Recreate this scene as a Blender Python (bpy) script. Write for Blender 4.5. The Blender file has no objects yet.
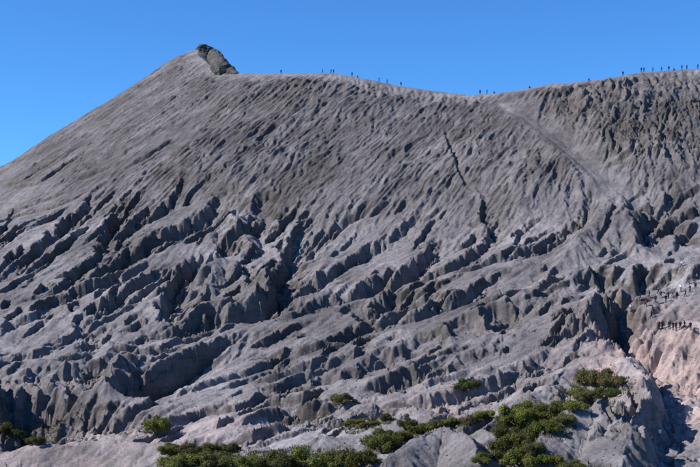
import bpy, bmesh, math, random
import numpy as np
from mathutils import Vector, Matrix
random.seed(7)
scene = bpy.context.scene
col = scene.collection

# ------------------------------------------------------------------ camera, sky, sun, exposure
W_REF, H_REF, F = 700.0, 467.0, 1200.0          # focal length in reference pixels
HORIZON = 280.0                                  # eye level in the photograph
PITCH = math.atan((HORIZON - H_REF / 2) / F)
cam_d = bpy.data.cameras.new('camera')
cam = bpy.data.objects.new('camera', cam_d)
col.objects.link(cam)
cam_d.sensor_width = 36.0
cam_d.lens = 36.0 * F / W_REF
cam_d.clip_start = 1.0
cam_d.clip_end = 60000.0
cam.location = (0, 0, 0)
cam.rotation_euler = (math.pi / 2 + PITCH, 0, 0)
scene.camera = cam

SUN_DIR = Vector((-0.76, -0.08, 0.62)).normalized()      # towards the sun
sun_el = math.asin(SUN_DIR.z)
sun_az = math.atan2(SUN_DIR.x, SUN_DIR.y)
world = bpy.data.worlds.new('World')
scene.world = world
world.use_nodes = True
nt = world.node_tree
nt.nodes.clear()
sky = nt.nodes.new('ShaderNodeTexSky')
sky.sky_type = 'NISHITA'
sky.sun_disc = False
sky.sun_elevation = sun_el
sky.sun_rotation = sun_az
sky.altitude = 2300
sky.air_density = 1.0
sky.dust_density = 0.3
sky.ozone_density = 3.0
bg = nt.nodes.new('ShaderNodeBackground')
bg.inputs['Strength'].default_value = 0.087
wo = nt.nodes.new('ShaderNodeOutputWorld')
tint = nt.nodes.new('ShaderNodeMix'); tint.data_type = 'RGBA'; tint.blend_type = 'MULTIPLY'
tint.inputs[0].default_value = 1.0
tint.inputs[7].default_value = (0.46, 1.0, 1.55, 1)
nt.links.new(sky.outputs[0], tint.inputs[6])
nt.links.new(tint.outputs[2], bg.inputs[0])
nt.links.new(bg.outputs[0], wo.inputs[0])
sun_d = bpy.data.lights.new('sun', 'SUN')
sun_d.energy = 5.0
sun_d.angle = math.radians(0.5)
sun_d.color = (1.0, 0.965, 0.92)
sun = bpy.data.objects.new('sun', sun_d)
sun.rotation_euler = SUN_DIR.to_track_quat('Z', 'Y').to_euler()
sun.location = SUN_DIR * 300
col.objects.link(sun)
scene.view_settings.view_transform = 'Standard'
scene.view_settings.look = 'None'
scene.view_settings.exposure = 0.4
scene.view_settings.gamma = 1.0
scene.view_settings.use_curve_mapping = False

# ------------------------------------------------------------------ small numeric helpers
def sm(a, b, x):
    t = np.clip((x - a) / (b - a), 0, 1)
    return t * t * (3 - 2 * t)

def hash2(ix, iy, seed):
    h = (ix.astype(np.int64) * 374761393 + iy.astype(np.int64) * 668265263 + seed * 1442695041) & 0xffffffff
    h = ((h ^ (h >> 13)) * 1274126177) & 0xffffffff
    h = (h ^ (h >> 16))
    return (h & 0xffffff).astype(np.float32) / 16777216.0

def vnoise(x, y, seed=0):
    ix = np.floor(x); iy = np.floor(y)
    fx = (x - ix).astype(np.float32); fy = (y - iy).astype(np.float32)
    fx = fx * fx * fx * (fx * (fx * 6 - 15) + 10); fy = fy * fy * fy * (fy * (fy * 6 - 15) + 10)
    a = hash2(ix, iy, seed); b = hash2(ix + 1, iy, seed)
    c = hash2(ix, iy + 1, seed); d = hash2(ix + 1, iy + 1, seed)
    return (a + (b - a) * fx) * (1 - fy) + (c + (d - c) * fx) * fy - 0.5      # -0.5 .. 0.5

def fbm(x, y, octv=4, seed=0, gain=0.5):
    r = np.zeros(x.shape, np.float32); a = 1.0
    for o in range(octv):
        ca, sa = math.cos(o * 1.1), math.sin(o * 1.1)
        r += a * vnoise((x * ca - y * sa) * 2 ** o + 13.7 * o, (x * sa + y * ca) * 2 ** o - 7.3 * o, seed + o * 17)
        a *= gain
    return r

def flutes(px, py, dx, dy, seed):
    """gullies running down the slope: waves across the fall line (dx, dy = unit vector across it)"""
    ix = np.floor(px); iy = np.floor(py)
    fx = (px - ix).astype(np.float32); fy = (py - iy).astype(np.float32)
    v = np.zeros(px.shape, np.float32); gx = v.copy(); gy = v.copy(); wt = v.copy()
    for i in (-1, 0, 1, 2):
        for j in (-1, 0, 1, 2):
            hx = hash2(ix + i, iy + j, seed); hy = hash2(ix + i, iy + j, seed + 91)
            qx = fx - i - hx * 0.7 + 0.35; qy = fy - j - hy * 0.7 + 0.35
            w = np.exp(-2.2 * (qx * qx + qy * qy))
            ph = 6.2832 * (qx * dx + qy * dy + hx * 0.9)
            v += w * np.cos(ph); s_ = -w * np.sin(ph)
            gx += s_ * dx; gy += s_ * dy; wt += w
    return v / wt, gx / wt, gy / wt

# ------------------------------------------------------------------ the mountain: base form
_c, _s = math.cos(PITCH), math.sin(PITCH)
def ray(x, y):
    a = (x - W_REF / 2) / F; b = (H_REF / 2 - y) / F
    return a, _c - b * _s, _s + b * _c

CX, CY, R = 125.0, 600.0, 200.0                   # crater axis and rim radius, metres
RIM = [(197, 53), (202, 58), (212, 66), (235, 73), (260, 73.5), (295, 73), (330, 72.5), (345, 74), (360, 77), (380, 81), (405, 86),
       (440, 91), (470, 94), (490, 93), (520, 89), (550, 83), (575, 81), (600, 78), (620, 75), (640, 71), (665, 70), (690, 68), (730, 66), (790, 66)]
th_k, h_k = [], []
for x, y in RIM:
    a, b, c = ray(x, y - 2.8); k = a / b
    A_ = 1 + k * k; B_ = -2 * (k * CX + CY); C_ = CX * CX + CY * CY - R * R
    D_ = B_ * B_ - 4 * A_ * C_
    Y_ = (-B_ - math.sqrt(max(D_, 0))) / 2 / A_
    th_k.append(math.degrees(math.atan2(k * Y_ - CX, CY - Y_))); h_k.append(c / b * Y_)
th_k = [-180, -120, -92, th_k[0] - 4] + th_k + [60, 180]
h_k = [88, 106, 116.5, 115.5] + h_k + [h_k[-1], 88]

def z_base(X, Y):
    ex = X - CX; ey = CY - Y
    r = np.sqrt(ex * ex + ey * ey); th = np.degrees(np.arctan2(ex, ey))
    H = np.interp(th, th_k, h_k)
    d = r - R
    d1 = np.interp(th, [-90, -60, -30, 0], [92, 92, 84, 76])
    # integral of a slope that eases from the steep cone to the apron
    def ease(a, b, x):                            # integral of smoothstep
        t = np.clip((x - a) / (b - a), 0, 1)
        return (b - a) * (t ** 3 - t ** 4 / 2) + np.maximum(x - b, 0)
    g = .64 * d - .33 * ease(d1 - 12, d1 + 20, d) - .12 * ease(d1 + 60, d1 + 140, d) - .13 * ease(d1 + 150, d1 + 260, d)
    inner = -0.75 * d + 4 * sm(0, -30, d)
    out = np.where(d > 0, H - g, H - inner)
    out = np.maximum(out, -60 + 0 * d)
    # rounded crest
    out -= 1.2 * np.exp(-(d / 2.5) ** 2)
    return out

def unproject(x, y, surf=z_base):
    a, b, c = ray(x, y)
    t = np.arange(120.0, 640.0, 0.4)
    X, Y, Z = a * t, b * t, c * t
    below = np.nonzero(surf(X, Y) > Z)[0]
    i = below[0] if len(below) else len(t) - 1
    return float(X[i]), float(Y[i])

# ------------------------------------------------------------------ terrain grid (fine where the slopes are close)
def dense(points):
    out = [points[0][0]]
    for (a, st), (b, _) in zip(points[:-1], points[1:]):
        n = max(1, int(round((b - a) / st)))
        out += list(a + (b - a) * (np.arange(1, n + 1) / n))
    return np.array(out)
ROWS = dense([(112, .8), (146, .28), (215, .30), (300, .32), (360, .36), (436, .5), (520, .8), (600, 2.5), (660, 0)])
UC = dense([(-1.6, .02), (-1.1, .0027), (1.08, .02), (1.5, 0)])
VY = np.repeat(ROWS[:, None], len(UC), 1)
VX = UC[None, :] * (350 / F) * VY
print('terrain grid', VX.shape, VX.size * 2 / 1e6, 'M tris')
Z = z_base(VX, VY)
CUT = np.zeros(Z.shape)
DY = np.gradient(ROWS)[:, None]
DU = np.gradient(UC)[None, :]
def grad(z):
    zu = np.gradient(z, axis=1) / DU
    zv = np.gradient(z, axis=0) / DY
    gx = zu / (VY * 350 / F)
    gy = zv - gx * UC[None, :] * 350 / F
    return gx, gy
WARP1 = fbm(VX / 7, VY / 7, 3, 5)
WARP2 = fbm(VX / 2.6, VY / 2.6, 2, 8)
VARY = fbm(VX / 13, VY / 13, 2, 19)

def polydist(P, pad):
    """index window, signed distance (positive = left of travel) and 0..1 along the line"""
    P = np.array(P)
    x0, x1 = P[:, 0].min() - pad, P[:, 0].max() + pad
    y0, y1 = P[:, 1].min() - pad, P[:, 1].max() + pad
    r0, r1 = np.searchsorted(ROWS, y0), np.searchsorted(ROWS, y1)
    if r1 <= r0: return None
    k = 350 / F
    ua = min(x0 / (k * ROWS[r0]), x0 / (k * ROWS[r1 - 1])); ub = max(x1 / (k * ROWS[r0]), x1 / (k * ROWS[r1 - 1]))
    c0, c1 = np.searchsorted(UC, ua), np.searchsorted(UC, ub)
    if c1 <= c0: return None
    sl = (slice(r0, r1), slice(c0, c1))
    X, Y = VX[sl], VY[sl]
    best = np.full(X.shape, 1e9); sgn = np.zeros(X.shape); tt = np.zeros(X.shape)
    L = np.hypot(*np.diff(P, axis=0).T); cum = np.concatenate([[0], np.cumsum(L)]); tot = cum[-1]
    for i in range(len(P) - 1):
        ax, ay = P[i]; bx, by = P[i + 1] - P[i]
        l2 = bx * bx + by * by
        t = np.clip(((X - ax) * bx + (Y - ay) * by) / l2, 0, 1)
        qx, qy = X - ax - t * bx, Y - ay - t * by
        d = np.hypot(qx, qy)
        cr = bx * qy - by * qx
        m = d < best
        best = np.where(m, d, best); sgn = np.where(m, np.sign(cr), sgn); tt = np.where(m, (cum[i] + t * L[i]) / tot, tt)
    return sl, best * sgn, best, tt, tot

def smooth_pts(P, n=6):
    P = np.array(P); out = []
    Q = np.vstack([2 * P[0] - P[1], P, 2 * P[-1] - P[-2]])
    for i in range(1, len(Q) - 2):
        for k in range(n):
            t = k / n
            out.append(.5 * (2 * Q[i] + (Q[i + 1] - Q[i - 1]) * t + (2 * Q[i - 1] - 5 * Q[i] + 4 * Q[i + 1] - Q[i + 2]) * t * t + (3 * Q[i] - Q[i - 1] - 3 * Q[i + 1] + Q[i + 2]) * t ** 3))
    out.append(P[-1])
    return np.array(out)

def gully(px, depth, wf=3.0, wn=9.0, head=.25, tail=.25, lip=.15, wob=1.0, scale=True):
    """channel cut along a traced line; right of travel (wf) is the steep far wall, left (wn) the gentle near bank"""
    global Z
    if scale:
        k_ = .80 if depth > 2.5 else 1.0
        depth, wf, wn = depth * k_, wf * (.72 if depth > 2.5 else .9), wn * .8
    P = smooth_pts([unproject(*p) for p in px], 3)
    r = polydist(P, max(wf, wn) * 1.6 + 8)
    if r is None: return
    sl, s, d, t, tot = r
    s = -s + wob * (WARP1[sl] * wf * 1.1 + WARP2[sl] * wf * .5)      # + = far side
    env = sm(-.001, head, t) * (1 - sm(1 - tail, 1.001, t))
    dd = depth * env
    far = 1 - sm(0, 1, s / wf)
    near = np.clip(1 + s / wn, 0, 1) ** 1.5
    dd = dd * np.clip(1 + 1.1 * VARY[sl], .35, 1.6)
    CUT[sl] = np.maximum(CUT[sl], dd * np.where(s > 0, 1 - sm(0, 2.5, s / wf), near))
    Z[sl] -= dd * np.where(s > 0, far, near)
    if lip: Z[sl] += dd * lip * np.where(s > 0, far * 0 + sm(.3, 1, s / wf) * np.exp(-np.maximum(s - wf, 0) / (wf * 1.8)), 0) * (d < 1e8)

def ridge(px, height, wn=6.0, wf=6.0, head=.3, tail=.3, wob=.6, power=1.0):
    """crest raised along a traced line (wn = viewer side when travelling left, wf = far side)"""
    global Z
    P = smooth_pts([unproject(*p, lambda X, Y: z_base(X, Y) + height * .95) for p in px], 3)
    r = polydist(P, max(wf, wn) * 1.3 + 5)
    if r is None: return
    sl, s, d, t, tot = r
    s = -s + wob * (WARP1[sl] * 2.5 + WARP2[sl] * 1.0)
    env = sm(-.001, head, t) * (1 - sm(1 - tail, 1.001, t))
    q = np.where(s > 0, s / wf, -s / wn)
    Z[sl] += height * env * np.clip(1 - np.sqrt(q * q + .01) + .1, 0, 1.2) ** power

def scoop(x, y, w, h, run=None, ang=-90):
    """an amphitheatre bitten out of the slope: steep head wall, floor opening downhill"""
    global Z
    X0, Y0 = unproject(x, y)
    a = math.radians(ang); run = run or w * 1.2
    P = [(X0, Y0), (X0 + math.cos(a) * run, Y0 + math.sin(a) * run)]
    r = polydist(smooth_pts(P, 3), w * 1.3 + 4)
    if r is None: return
    sl, s, d, t, tot = r
    d = d + (WARP1[sl] * .5 + WARP2[sl] * .35) * w * .6
    Z[sl] -= .65 * h * (1 - sm(.45, 1.0, d / (w * .6))) * (1 - .9 * sm(.2, 1, t))

# ---- traced landforms (reference-pixel lines are laid on the base surface, then built in metres)
# long rills of the left flank
for pts, dp in [([(95, 148), (62, 167), (40, 183), (8, 190)], 1.5), ([(135, 150), (105, 160), (80, 171), (60, 178)], 1.2),
                ([(60, 162), (36, 173), (20, 183), (0, 187)], 1.2), ([(118, 165), (85, 178), (68, 186)], 1.3),
                ([(70, 192), (40, 202), (0, 214)], 1.4), ([(100, 186), (60, 205), (20, 214), (-10, 224)], 2.0),
                ([(60, 212), (30, 222), (0, 236)], 1.8), ([(160, 132), (130, 150), (112, 160)], 1.0),
                ([(75, 203), (45, 221), (18, 232), (-10, 248)], 2.2), ([(160, 180), (140, 196), (118, 216), (100, 232), (84, 246)], 2.4), ([(150, 205), (128, 228), (112, 240)], 2.2),
                ([(90, 224), (70, 240), (48, 256), (20, 276)], 2.4), ([(60, 250), (40, 266), (14, 285), (-10, 296)], 2.2), ([(120, 190), (98, 208), (80, 222)], 1.8), ([(175, 140), (150, 156), (128, 168)], 1.2),
                ([(215, 176), (196, 192), (180, 208)], 2.0), ([(240, 210), (225, 222), (205, 236), (180, 244)], 2.2), ([(300, 205), (282, 226), (266, 244)], 2.0), ([(318, 214), (300, 230), (290, 244)], 2.0)]:
    gully(pts, dp * 1.7, 1.5, 5.0, lip=.25)
# big gullies between the spurs, left half
gully([(132, 173), (103, 187), (90, 203), (51, 236), (20, 262), (0, 278), (-30, 295)], 5.0, 3.2, 9)
gully([(182, 155), (154, 171), (139, 184), (123, 205), (108, 232), (97, 252), (83, 268), (62, 288), (30, 298), (0, 312)], 4.5, 2.6, 8, head=.35)
gully([(199, 169), (186, 179), (176, 198), (160, 212), (135, 224), (120, 242), (108, 255)], 4.5, 2.4, 7)
gully([(245, 194), (219, 199), (208, 216), (196, 226), (168, 234), (130, 254), (103, 271), (70, 287)], 5.5, 3.0, 9)
gully([(160, 262), (140, 268), (110, 280), (62, 296), (40, 312), (10, 325)], 4.0, 3.0, 9)
gully([(172, 268), (150, 278), (128, 290), (108, 306), (92, 322)], 3.5, 2.2, 8)
gully([(212, 252), (196, 262), (180, 276), (170, 297), (171, 326)], 6.5, 2.6, 9, tail=.1)
gully([(268, 206), (258, 226), (240, 240), (228, 246), (212, 262)], 6.0, 3, 7)
gully([(345, 206), (320, 222), (300, 240), (287, 262), (277, 285), (270, 303), (238, 310), (205, 320), (186, 328), (160, 334), (120, 342)], 8.0, 3.6, 12, head=.35)
gully([(240, 262), (248, 276), (256, 290), (262, 302)], 4, 2, 3)
gully([(92, 318), (84, 328), (92, 340), (80, 352)], 4, 3, 5)
gully([(36, 318), (18, 322), (8, 332)], 4, 3, 6)
gully([(60, 345), (30, 352), (0, 356)], 3, 2, 6)
scoop(268, 200, 9, 5, ang=-110)
scoop(196, 286, 10, 5, ang=-100)
ridge([(226, 200), (236, 218), (248, 236), (254, 250)], 3.5, 4, 5)
ridge([(232, 212), (218, 224), (202, 236)], 2.5, 4, 4)
ridge([(250, 252), (225, 258), (196, 272), (180, 290)], 3.0, 7, 3)
ridge([(270, 264), (262, 280), (250, 296)], 3.0, 3.5, 4)
# centre
gully([(440, 203), (415, 221), (397, 236), (373, 249), (350, 262), (325, 277), (300, 291), (280, 304)], 5.0, 2.8, 9)
gully([(380, 205), (360, 215), (340, 222), (318, 240), (303, 258)], 3.6, 2.2, 6)
gully([(452, 238), (436, 250), (420, 262), (400, 277), (373, 283), (354, 293), (325, 301), (285, 314)], 5.5, 3.0, 10)
gully([(470, 185), (484, 198), (483, 215), (492, 232), (479, 250), (458, 263), (417, 276), (384, 286)], 4.5, 2.6, 9, head=.3)
gully([(588, 184), (591, 207), (572, 226), (545, 245), (520, 252), (495, 259), (470, 267), (440, 276)], 4.2, 2.0, 8)
gully([(524, 266), (486, 280), (459, 298), (440, 304), (407, 315), (362, 322)], 3.4, 2.2, 9)
gully([(402, 284), (388, 296), (372, 318)], 2.5, 3, 5)
scoop(392, 296, 9, 4, ang=-110)
scoop(358, 304, 6, 2.5, ang=-110)
scoop(432, 294, 6, 2.5)
scoop(466, 326, 8, 4); scoop(499, 318, 8, 5); scoop(428, 340, 7, 3); scoop(408, 352, 6, 3); scoop(376, 360, 8, 4, ang=-100); scoop(352, 368, 6, 3)
gully([(510, 346), (470, 356), (420, 372), (372, 384), (330, 392)], 3.0, 3.5, 12)
gully([(560, 352), (538, 364), (500, 382), (470, 392), (430, 400), (390, 402)], 2.2, 2.2, 9)
gully([(475, 200), (462, 182), (455, 160), (449, 145), (446, 125)][::-1], 1.7, 1.1, 2.2, lip=.1, wob=.6)
# knob and spur below the diagonal crest
ridge([(498, 103), (512, 114), (540, 135), (575, 165), (605, 192)], 1.8, 4.0, 6.0, head=.3, tail=.1, wob=.15)
ridge([(622, 199), (612, 204), (596, 220), (576, 238), (550, 254), (515, 266)], 5.0, 8, 6, head=.08, tail=.6)
ridge([(617, 200), (632, 226), (642, 250)], 3.5, 5, 8, head=.05)
gully([(655, 200), (652, 218), (646, 236), (643, 256)], 6, 3, 5)
gully([(705, 190), (670, 208), (648, 228)], 2.6, 2.2, 5)
gully([(720, 205), (690, 216), (662, 232), (652, 245)], 2.6, 2.2, 5)
scoop(676, 228, 7, 4); scoop(690, 238, 5, 3)
# smooth trail ridge, dome and gorge on the right
ridge([(700, 266), (660, 264), (628, 267), (597, 271), (559, 281), (520, 293), (470, 312), (420, 332), (350, 345)], 2.6, 5, 7, head=.02, tail=.5)
gully([(594, 276), (604, 284), (606, 294), (598, 304)], 3, 2, 4)
gully([(700, 268), (668, 276), (640, 284), (624, 296), (616, 312), (614, 330), (628, 347), (652, 366), (668, 386), (672, 410), (660, 440), (640, 485)], 6.0, 3.5, 15, head=.3, tail=.05, scale=False)
gully([(650, 282), (632, 292), (618, 306), (608, 326), (616, 346), (638, 364), (652, 376)], 7.0, 4.0, 4.5, head=.2, tail=.25, scale=False)
gully([(628, 400), (634, 414), (626, 436), (612, 460), (600, 480)], 1.6, 1.6, 2.5, head=.15, tail=.1)
gully([(612, 322), (590, 330), (560, 342), (540, 352)], 2.6, 2.2, 5)
ridge([(604, 348), (621, 358), (636, 372), (648, 386), (653, 402), (642, 432), (616, 485)], 3.6, 3.5, 6, head=.15, tail=.02)
ridge([(740, 326), (700, 322), (660, 318), (644, 319)], 4.5, 15, 4, head=.02, tail=.12, wob=.3)
# near mounds
ridge([(632, 404), (605, 401), (575, 412), (555, 426), (535, 452), (525, 470)], 5.5, 14, 4, head=.15, tail=.15)
ridge([(497, 475), (473, 447), (449, 431), (430, 434), (400, 450), (360, 474)], 5.2, 11, 4, head=.2, tail=.2)
ridge([(520, 425), (500, 420), (485, 423), (470, 430)], 2.0, 5, 3)
ridge([(640, 330), (600, 355), (560, 375), (510, 400), (494, 416)], 2.4, 6, 5)
for pts in [[(606, 405), (600, 425), (590, 450)], [(585, 412), (578, 432), (574, 455)], [(563, 424), (560, 440), (556, 458)], [(455, 436), (462, 450), (470, 466)], [(436, 438), (432, 452), (424, 468)]]:
    gully(pts, 1.4, 1.2, 2.2, head=.2, tail=.3)
# left foreground badlands, shadowed cliff, low banks
gully([(112, 400), (92, 407), (60, 414), (20, 424), (-30, 440)], 10.0, 24, 22, head=.3, tail=.1, lip=.1, wob=.4, scale=False)
for pts in [[(40, 366), (50, 380), (58, 396), (64, 408)], [(86, 360), (92, 378), (97, 396)], [(0, 368), (8, 392), (24, 414)], [(24, 372), (32, 388), (38, 400)], [(66, 366), (74, 382), (80, 398)], [(104, 362), (104, 376), (106, 390)]]:
    gully(pts, 5.0, 3.6, 5.0, head=.12, tail=.3, wob=.5, scale=False)
gully([(250, 330), (215, 346), (190, 357), (165, 367), (140, 377), (106, 393)], 8.0, 1.2, 16, head=.5, tail=.06, lip=.1, wob=.6, scale=False)
ridge([(145, 351), (132, 349), (122, 349), (113, 362), (105, 380)], 4.0, 2.5, 6, head=.2, tail=.3)
gully([(345, 400), (325, 406), (300, 409), (278, 405)], 5.5, 6, 14)
scoop(326, 372, 7, 4); scoop(300, 382, 6, 4)
for pts, dp in [([(286, 385), (262, 393), (252, 399), (235, 405), (205, 408), (180, 416), (150, 424)], 1.8), ([(290, 352), (250, 370), (205, 382), (188, 392)], 1.6),
                ([(292, 429), (250, 433), (215, 438), (172, 441)], 1.8), ([(345, 408), (310, 420), (292, 430)], 1.0), ([(300, 348), (270, 352), (240, 356)], 1.0),
                ([(420, 402), (390, 405), (350, 412)], 1.0), ([(97, 448), (60, 450), (30, 455)], .7)]:
    gully(pts, dp, 1.0, 7.0, lip=.2)
ridge([(220, 455), (160, 444), (110, 440), (60, 443), (0, 452), (-40, 460)], 2.0, 10, 5)
ridge([(350, 425), (310, 440), (270, 452), (230, 466)], 2.0, 8, 4)
# many lesser notches and banks between the big ones
rg = random.Random(21)
n_ = 0
while n_ < 300:
    x, y = rg.uniform(-10, 690), rg.uniform(185, 445)
    if y < 205 + 8 * math.sin(x / 40): continue
    if 600 < x and y > 300: continue
    k = sm(190, 400, np.array(y))
    a = math.radians(float(44 - 26 * k) + rg.gauss(0, 9) + (14 if x < 150 else 0) * (1 - float(k)))
    L = rg.uniform(14, 46) * (1.0 if y < 300 else .8)
    b = a + rg.gauss(0, .25)
    pts = [(x + L * .5 * math.cos(a), y - L * .5 * math.sin(a)), (x, y + rg.uniform(-2, 2)), (x - L * .5 * math.cos(b), y + L * .5 * math.sin(b))]
    dp = rg.uniform(.6, 2.2) * (1 if y < 330 else .75)
    gully(pts, dp, rg.uniform(.6, 1.3), rg.uniform(2.0, 5), head=.35, tail=.35, lip=.25, scale=False)
    n_ += 1
# long low ledges that cross the apron
for n_ in range(46):
    x, y = rg.uniform(20, 600), rg.uniform(290, 440)
    a = math.radians(rg.uniform(9, 24)); L = rg.uniform(50, 130)
    pts = [(x + (k - 1.5) / 3 * L * math.cos(a), y - (k - 1.5) / 3 * L * math.sin(a) + rg.uniform(-3, 3)) for k in (3, 2, 1, 0)]
    gully(pts, rg.uniform(.7, 1.7), rg.uniform(.6, 1.1), rg.uniform(6, 11), head=.3, tail=.3, lip=.25, scale=False)
# scars under the right-hand rim
for x, y, w, h in [(548, 112, 4, 1.6), (572, 106, 5, 1.6), (604, 100, 4, 1.5), (655, 106, 5, 2.5), (664, 100, 3, 2), (640, 140, 4, 1.6)]:
    scoop(x, y, w, h, run=w * 3, ang=-105)

# ------------------------------------------------------------------ rills and flutes
exv = VX - CX; eyv = CY - VY
RR = np.hypot(exv, eyv) - R
TH = np.degrees(np.arctan2(exv, eyv))
D1 = np.interp(TH, [-90, -60, -30, 0], [92, 92, 84, 76])
face = sm(2, 14, RR) * (1 - sm(D1 - 25, D1 + 10, RR))
apron = sm(D1 - 22, D1 + 12, RR)
r_ = polydist(smooth_pts([unproject(*p) for p in [(500, 104), (512, 114), (540, 135), (575, 165), (606, 193)]], 3), 30)
spur = np.zeros(Z.shape); spur[r_[0]] = np.exp(-(np.where(r_[1] > 0, r_[1] / 7.0, r_[1] / 3.5)) ** 2)     # clean crest and the smooth chute beside it
face = face * (1 - .92 * spur)
rightf = sm(-24, -8, TH)
leftf = 1 - sm(-62, -42, TH)
gx, gy = grad(Z)
def carve(freq, amp, octv, seed, warp=0.6, feed=.45, lo=1.0, gain=.5):
    global Z, gx, gy
    h = np.zeros(Z.shape, np.float32)
    ax, ay = gx.copy(), gy.copy(); f = freq; a = 1.0
    wx = WARP1 * warp / freq * .3; wy = WARP2 * warp / freq * .2
    for o in range(octv):
        l = np.sqrt(ax * ax + ay * ay) + 1e-4
        st = lo + (1 - lo) * sm(.3, 1.0, l)
        v, vx, vy = flutes((VX + wx) * f, (VY + wy) * f, (-ay / l).astype(np.float32), (ax / l).astype(np.float32), seed + o * 31)
        v = (np.arcsin(np.clip(v * 1.25, -1, 1)) * .64).astype(np.float32)
        h += a * v * st
        ax = ax + vx * a * f * feed * 6.28 * .25; ay = ay + vy * a * f * feed * 6.28 * .25
        f *= 2.05; a *= gain
    Z = Z + amp * h

# face: fine flutes in the middle, broader buttresses to the right, long rills on the left
patch = .55 + .9 * np.clip(fbm(VX / 40, VY / 40, 2, 77) + .35, 0, 1)
def streaks(wl, stretch, shear, seed, octv=3):
    """ridged noise drawn out along the fall line, in cone coordinates"""
    arc = np.radians(TH) * (R + 40) + (shear if shear is not None else np.interp(TH, [-75, -55, -40, -30, -20, -8, 0], [-.30, -.25, -.10, .12, .36, .32, .25])) * RR
    q = fbm(arc / wl + .8 * WARP1, RR / (wl * stretch), octv, seed, .55)
    return 1 - 3.4 * .20 * np.tanh(np.abs(q) / .20)
carve(1 / 4.5, (.20 * face * (1 - .55 * leftf)) * patch, 3, 11, gain=.55)
mid = (1 - rightf) * (1 - .4 * leftf)
Z += face * patch * (.95 * mid * streaks(2.6, 8, None, 301, 2) + .55 * (1 - .4 * leftf) * streaks(1.4, 9, None, 341, 2) + 1.25 * (1 - .3 * leftf) * streaks(7.0, 4.5, None, 311)
                     + rightf * sm(3, 20, RR) * 3.4 * streaks(17.0, 5, None, 321) + rightf * 1.3 * streaks(5, 6, None, 331))
gx, gy = grad(Z)
carve(1 / 18.0, face * (.5 * leftf + .8 * rightf * sm(4, 30, RR)), 3, 51)
gx, gy = grad(Z)
gx, gy = gx * 1.0, gy * 1.0
near_cut = sm(.3, 3.0, CUT)
carve(1 / 14.0, apron * (.65 + .6 * near_cut) * patch, 3, 23, lo=.35)
def soft(g, w=5):
    for ax_ in (0, 1):
        p = np.pad(g, [(w + 1, w) if k == ax_ else (0, 0) for k in (0, 1)], mode='edge')
        c = np.cumsum(p, axis=ax_)
        g = (np.take(c, range(2 * w + 1, c.shape[ax_]), ax_) - np.take(c, range(0, c.shape[ax_] - 2 * w - 1), ax_)) / (2 * w + 1)
    return g
gx, gy = grad(Z)
gx, gy = soft(soft(gx)), soft(soft(gy))
carve(1 / 5.0, apron * (.28 + .45 * near_cut), 3, 33, lo=.15, gain=.55)
Z += fbm(VX / 18, VY / 18, 2, 60) * 1.0 * apron

# ------------------------------------------------------------------ rain: droplets wear channels and lay down ash
K_ = 350 / F
def sample(field, X, Y):
    fr = np.interp(Y, ROWS, np.arange(len(ROWS))); fc = np.interp(X / (K_ * Y), UC, np.arange(len(UC)))
    r0 = np.clip(fr.astype(int), 0, len(ROWS) - 2); c0 = np.clip(fc.astype(int), 0, len(UC) - 2)
    a = fr - r0; b = fc - c0
    return (field[r0, c0] * (1 - a) * (1 - b) + field[r0, c0 + 1] * (1 - a) * b + field[r0 + 1, c0] * a * (1 - b) + field[r0 + 1, c0 + 1] * a * b)
CELL = .6
RAIN_B = 14
GX0, GX1, GY0, GY1 = -195.0, 175.0, 125.0, 600.0
gxs = np.arange(GX0, GX1, CELL); gys = np.arange(GY0, GY1, CELL)
GXX, GYY = np.meshgrid(gxs, gys)
Hh = sample(Z, GXX, GYY)
H0 = Hh.copy()
nx, ny = len(gxs), len(gys)
def blur(h):
    p = np.pad(h, 1, mode='edge')
    return (4 * h + p[:-2, 1:-1] + p[2:, 1:-1] + p[1:-1, :-2] + p[1:-1, 2:]) / 8
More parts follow.
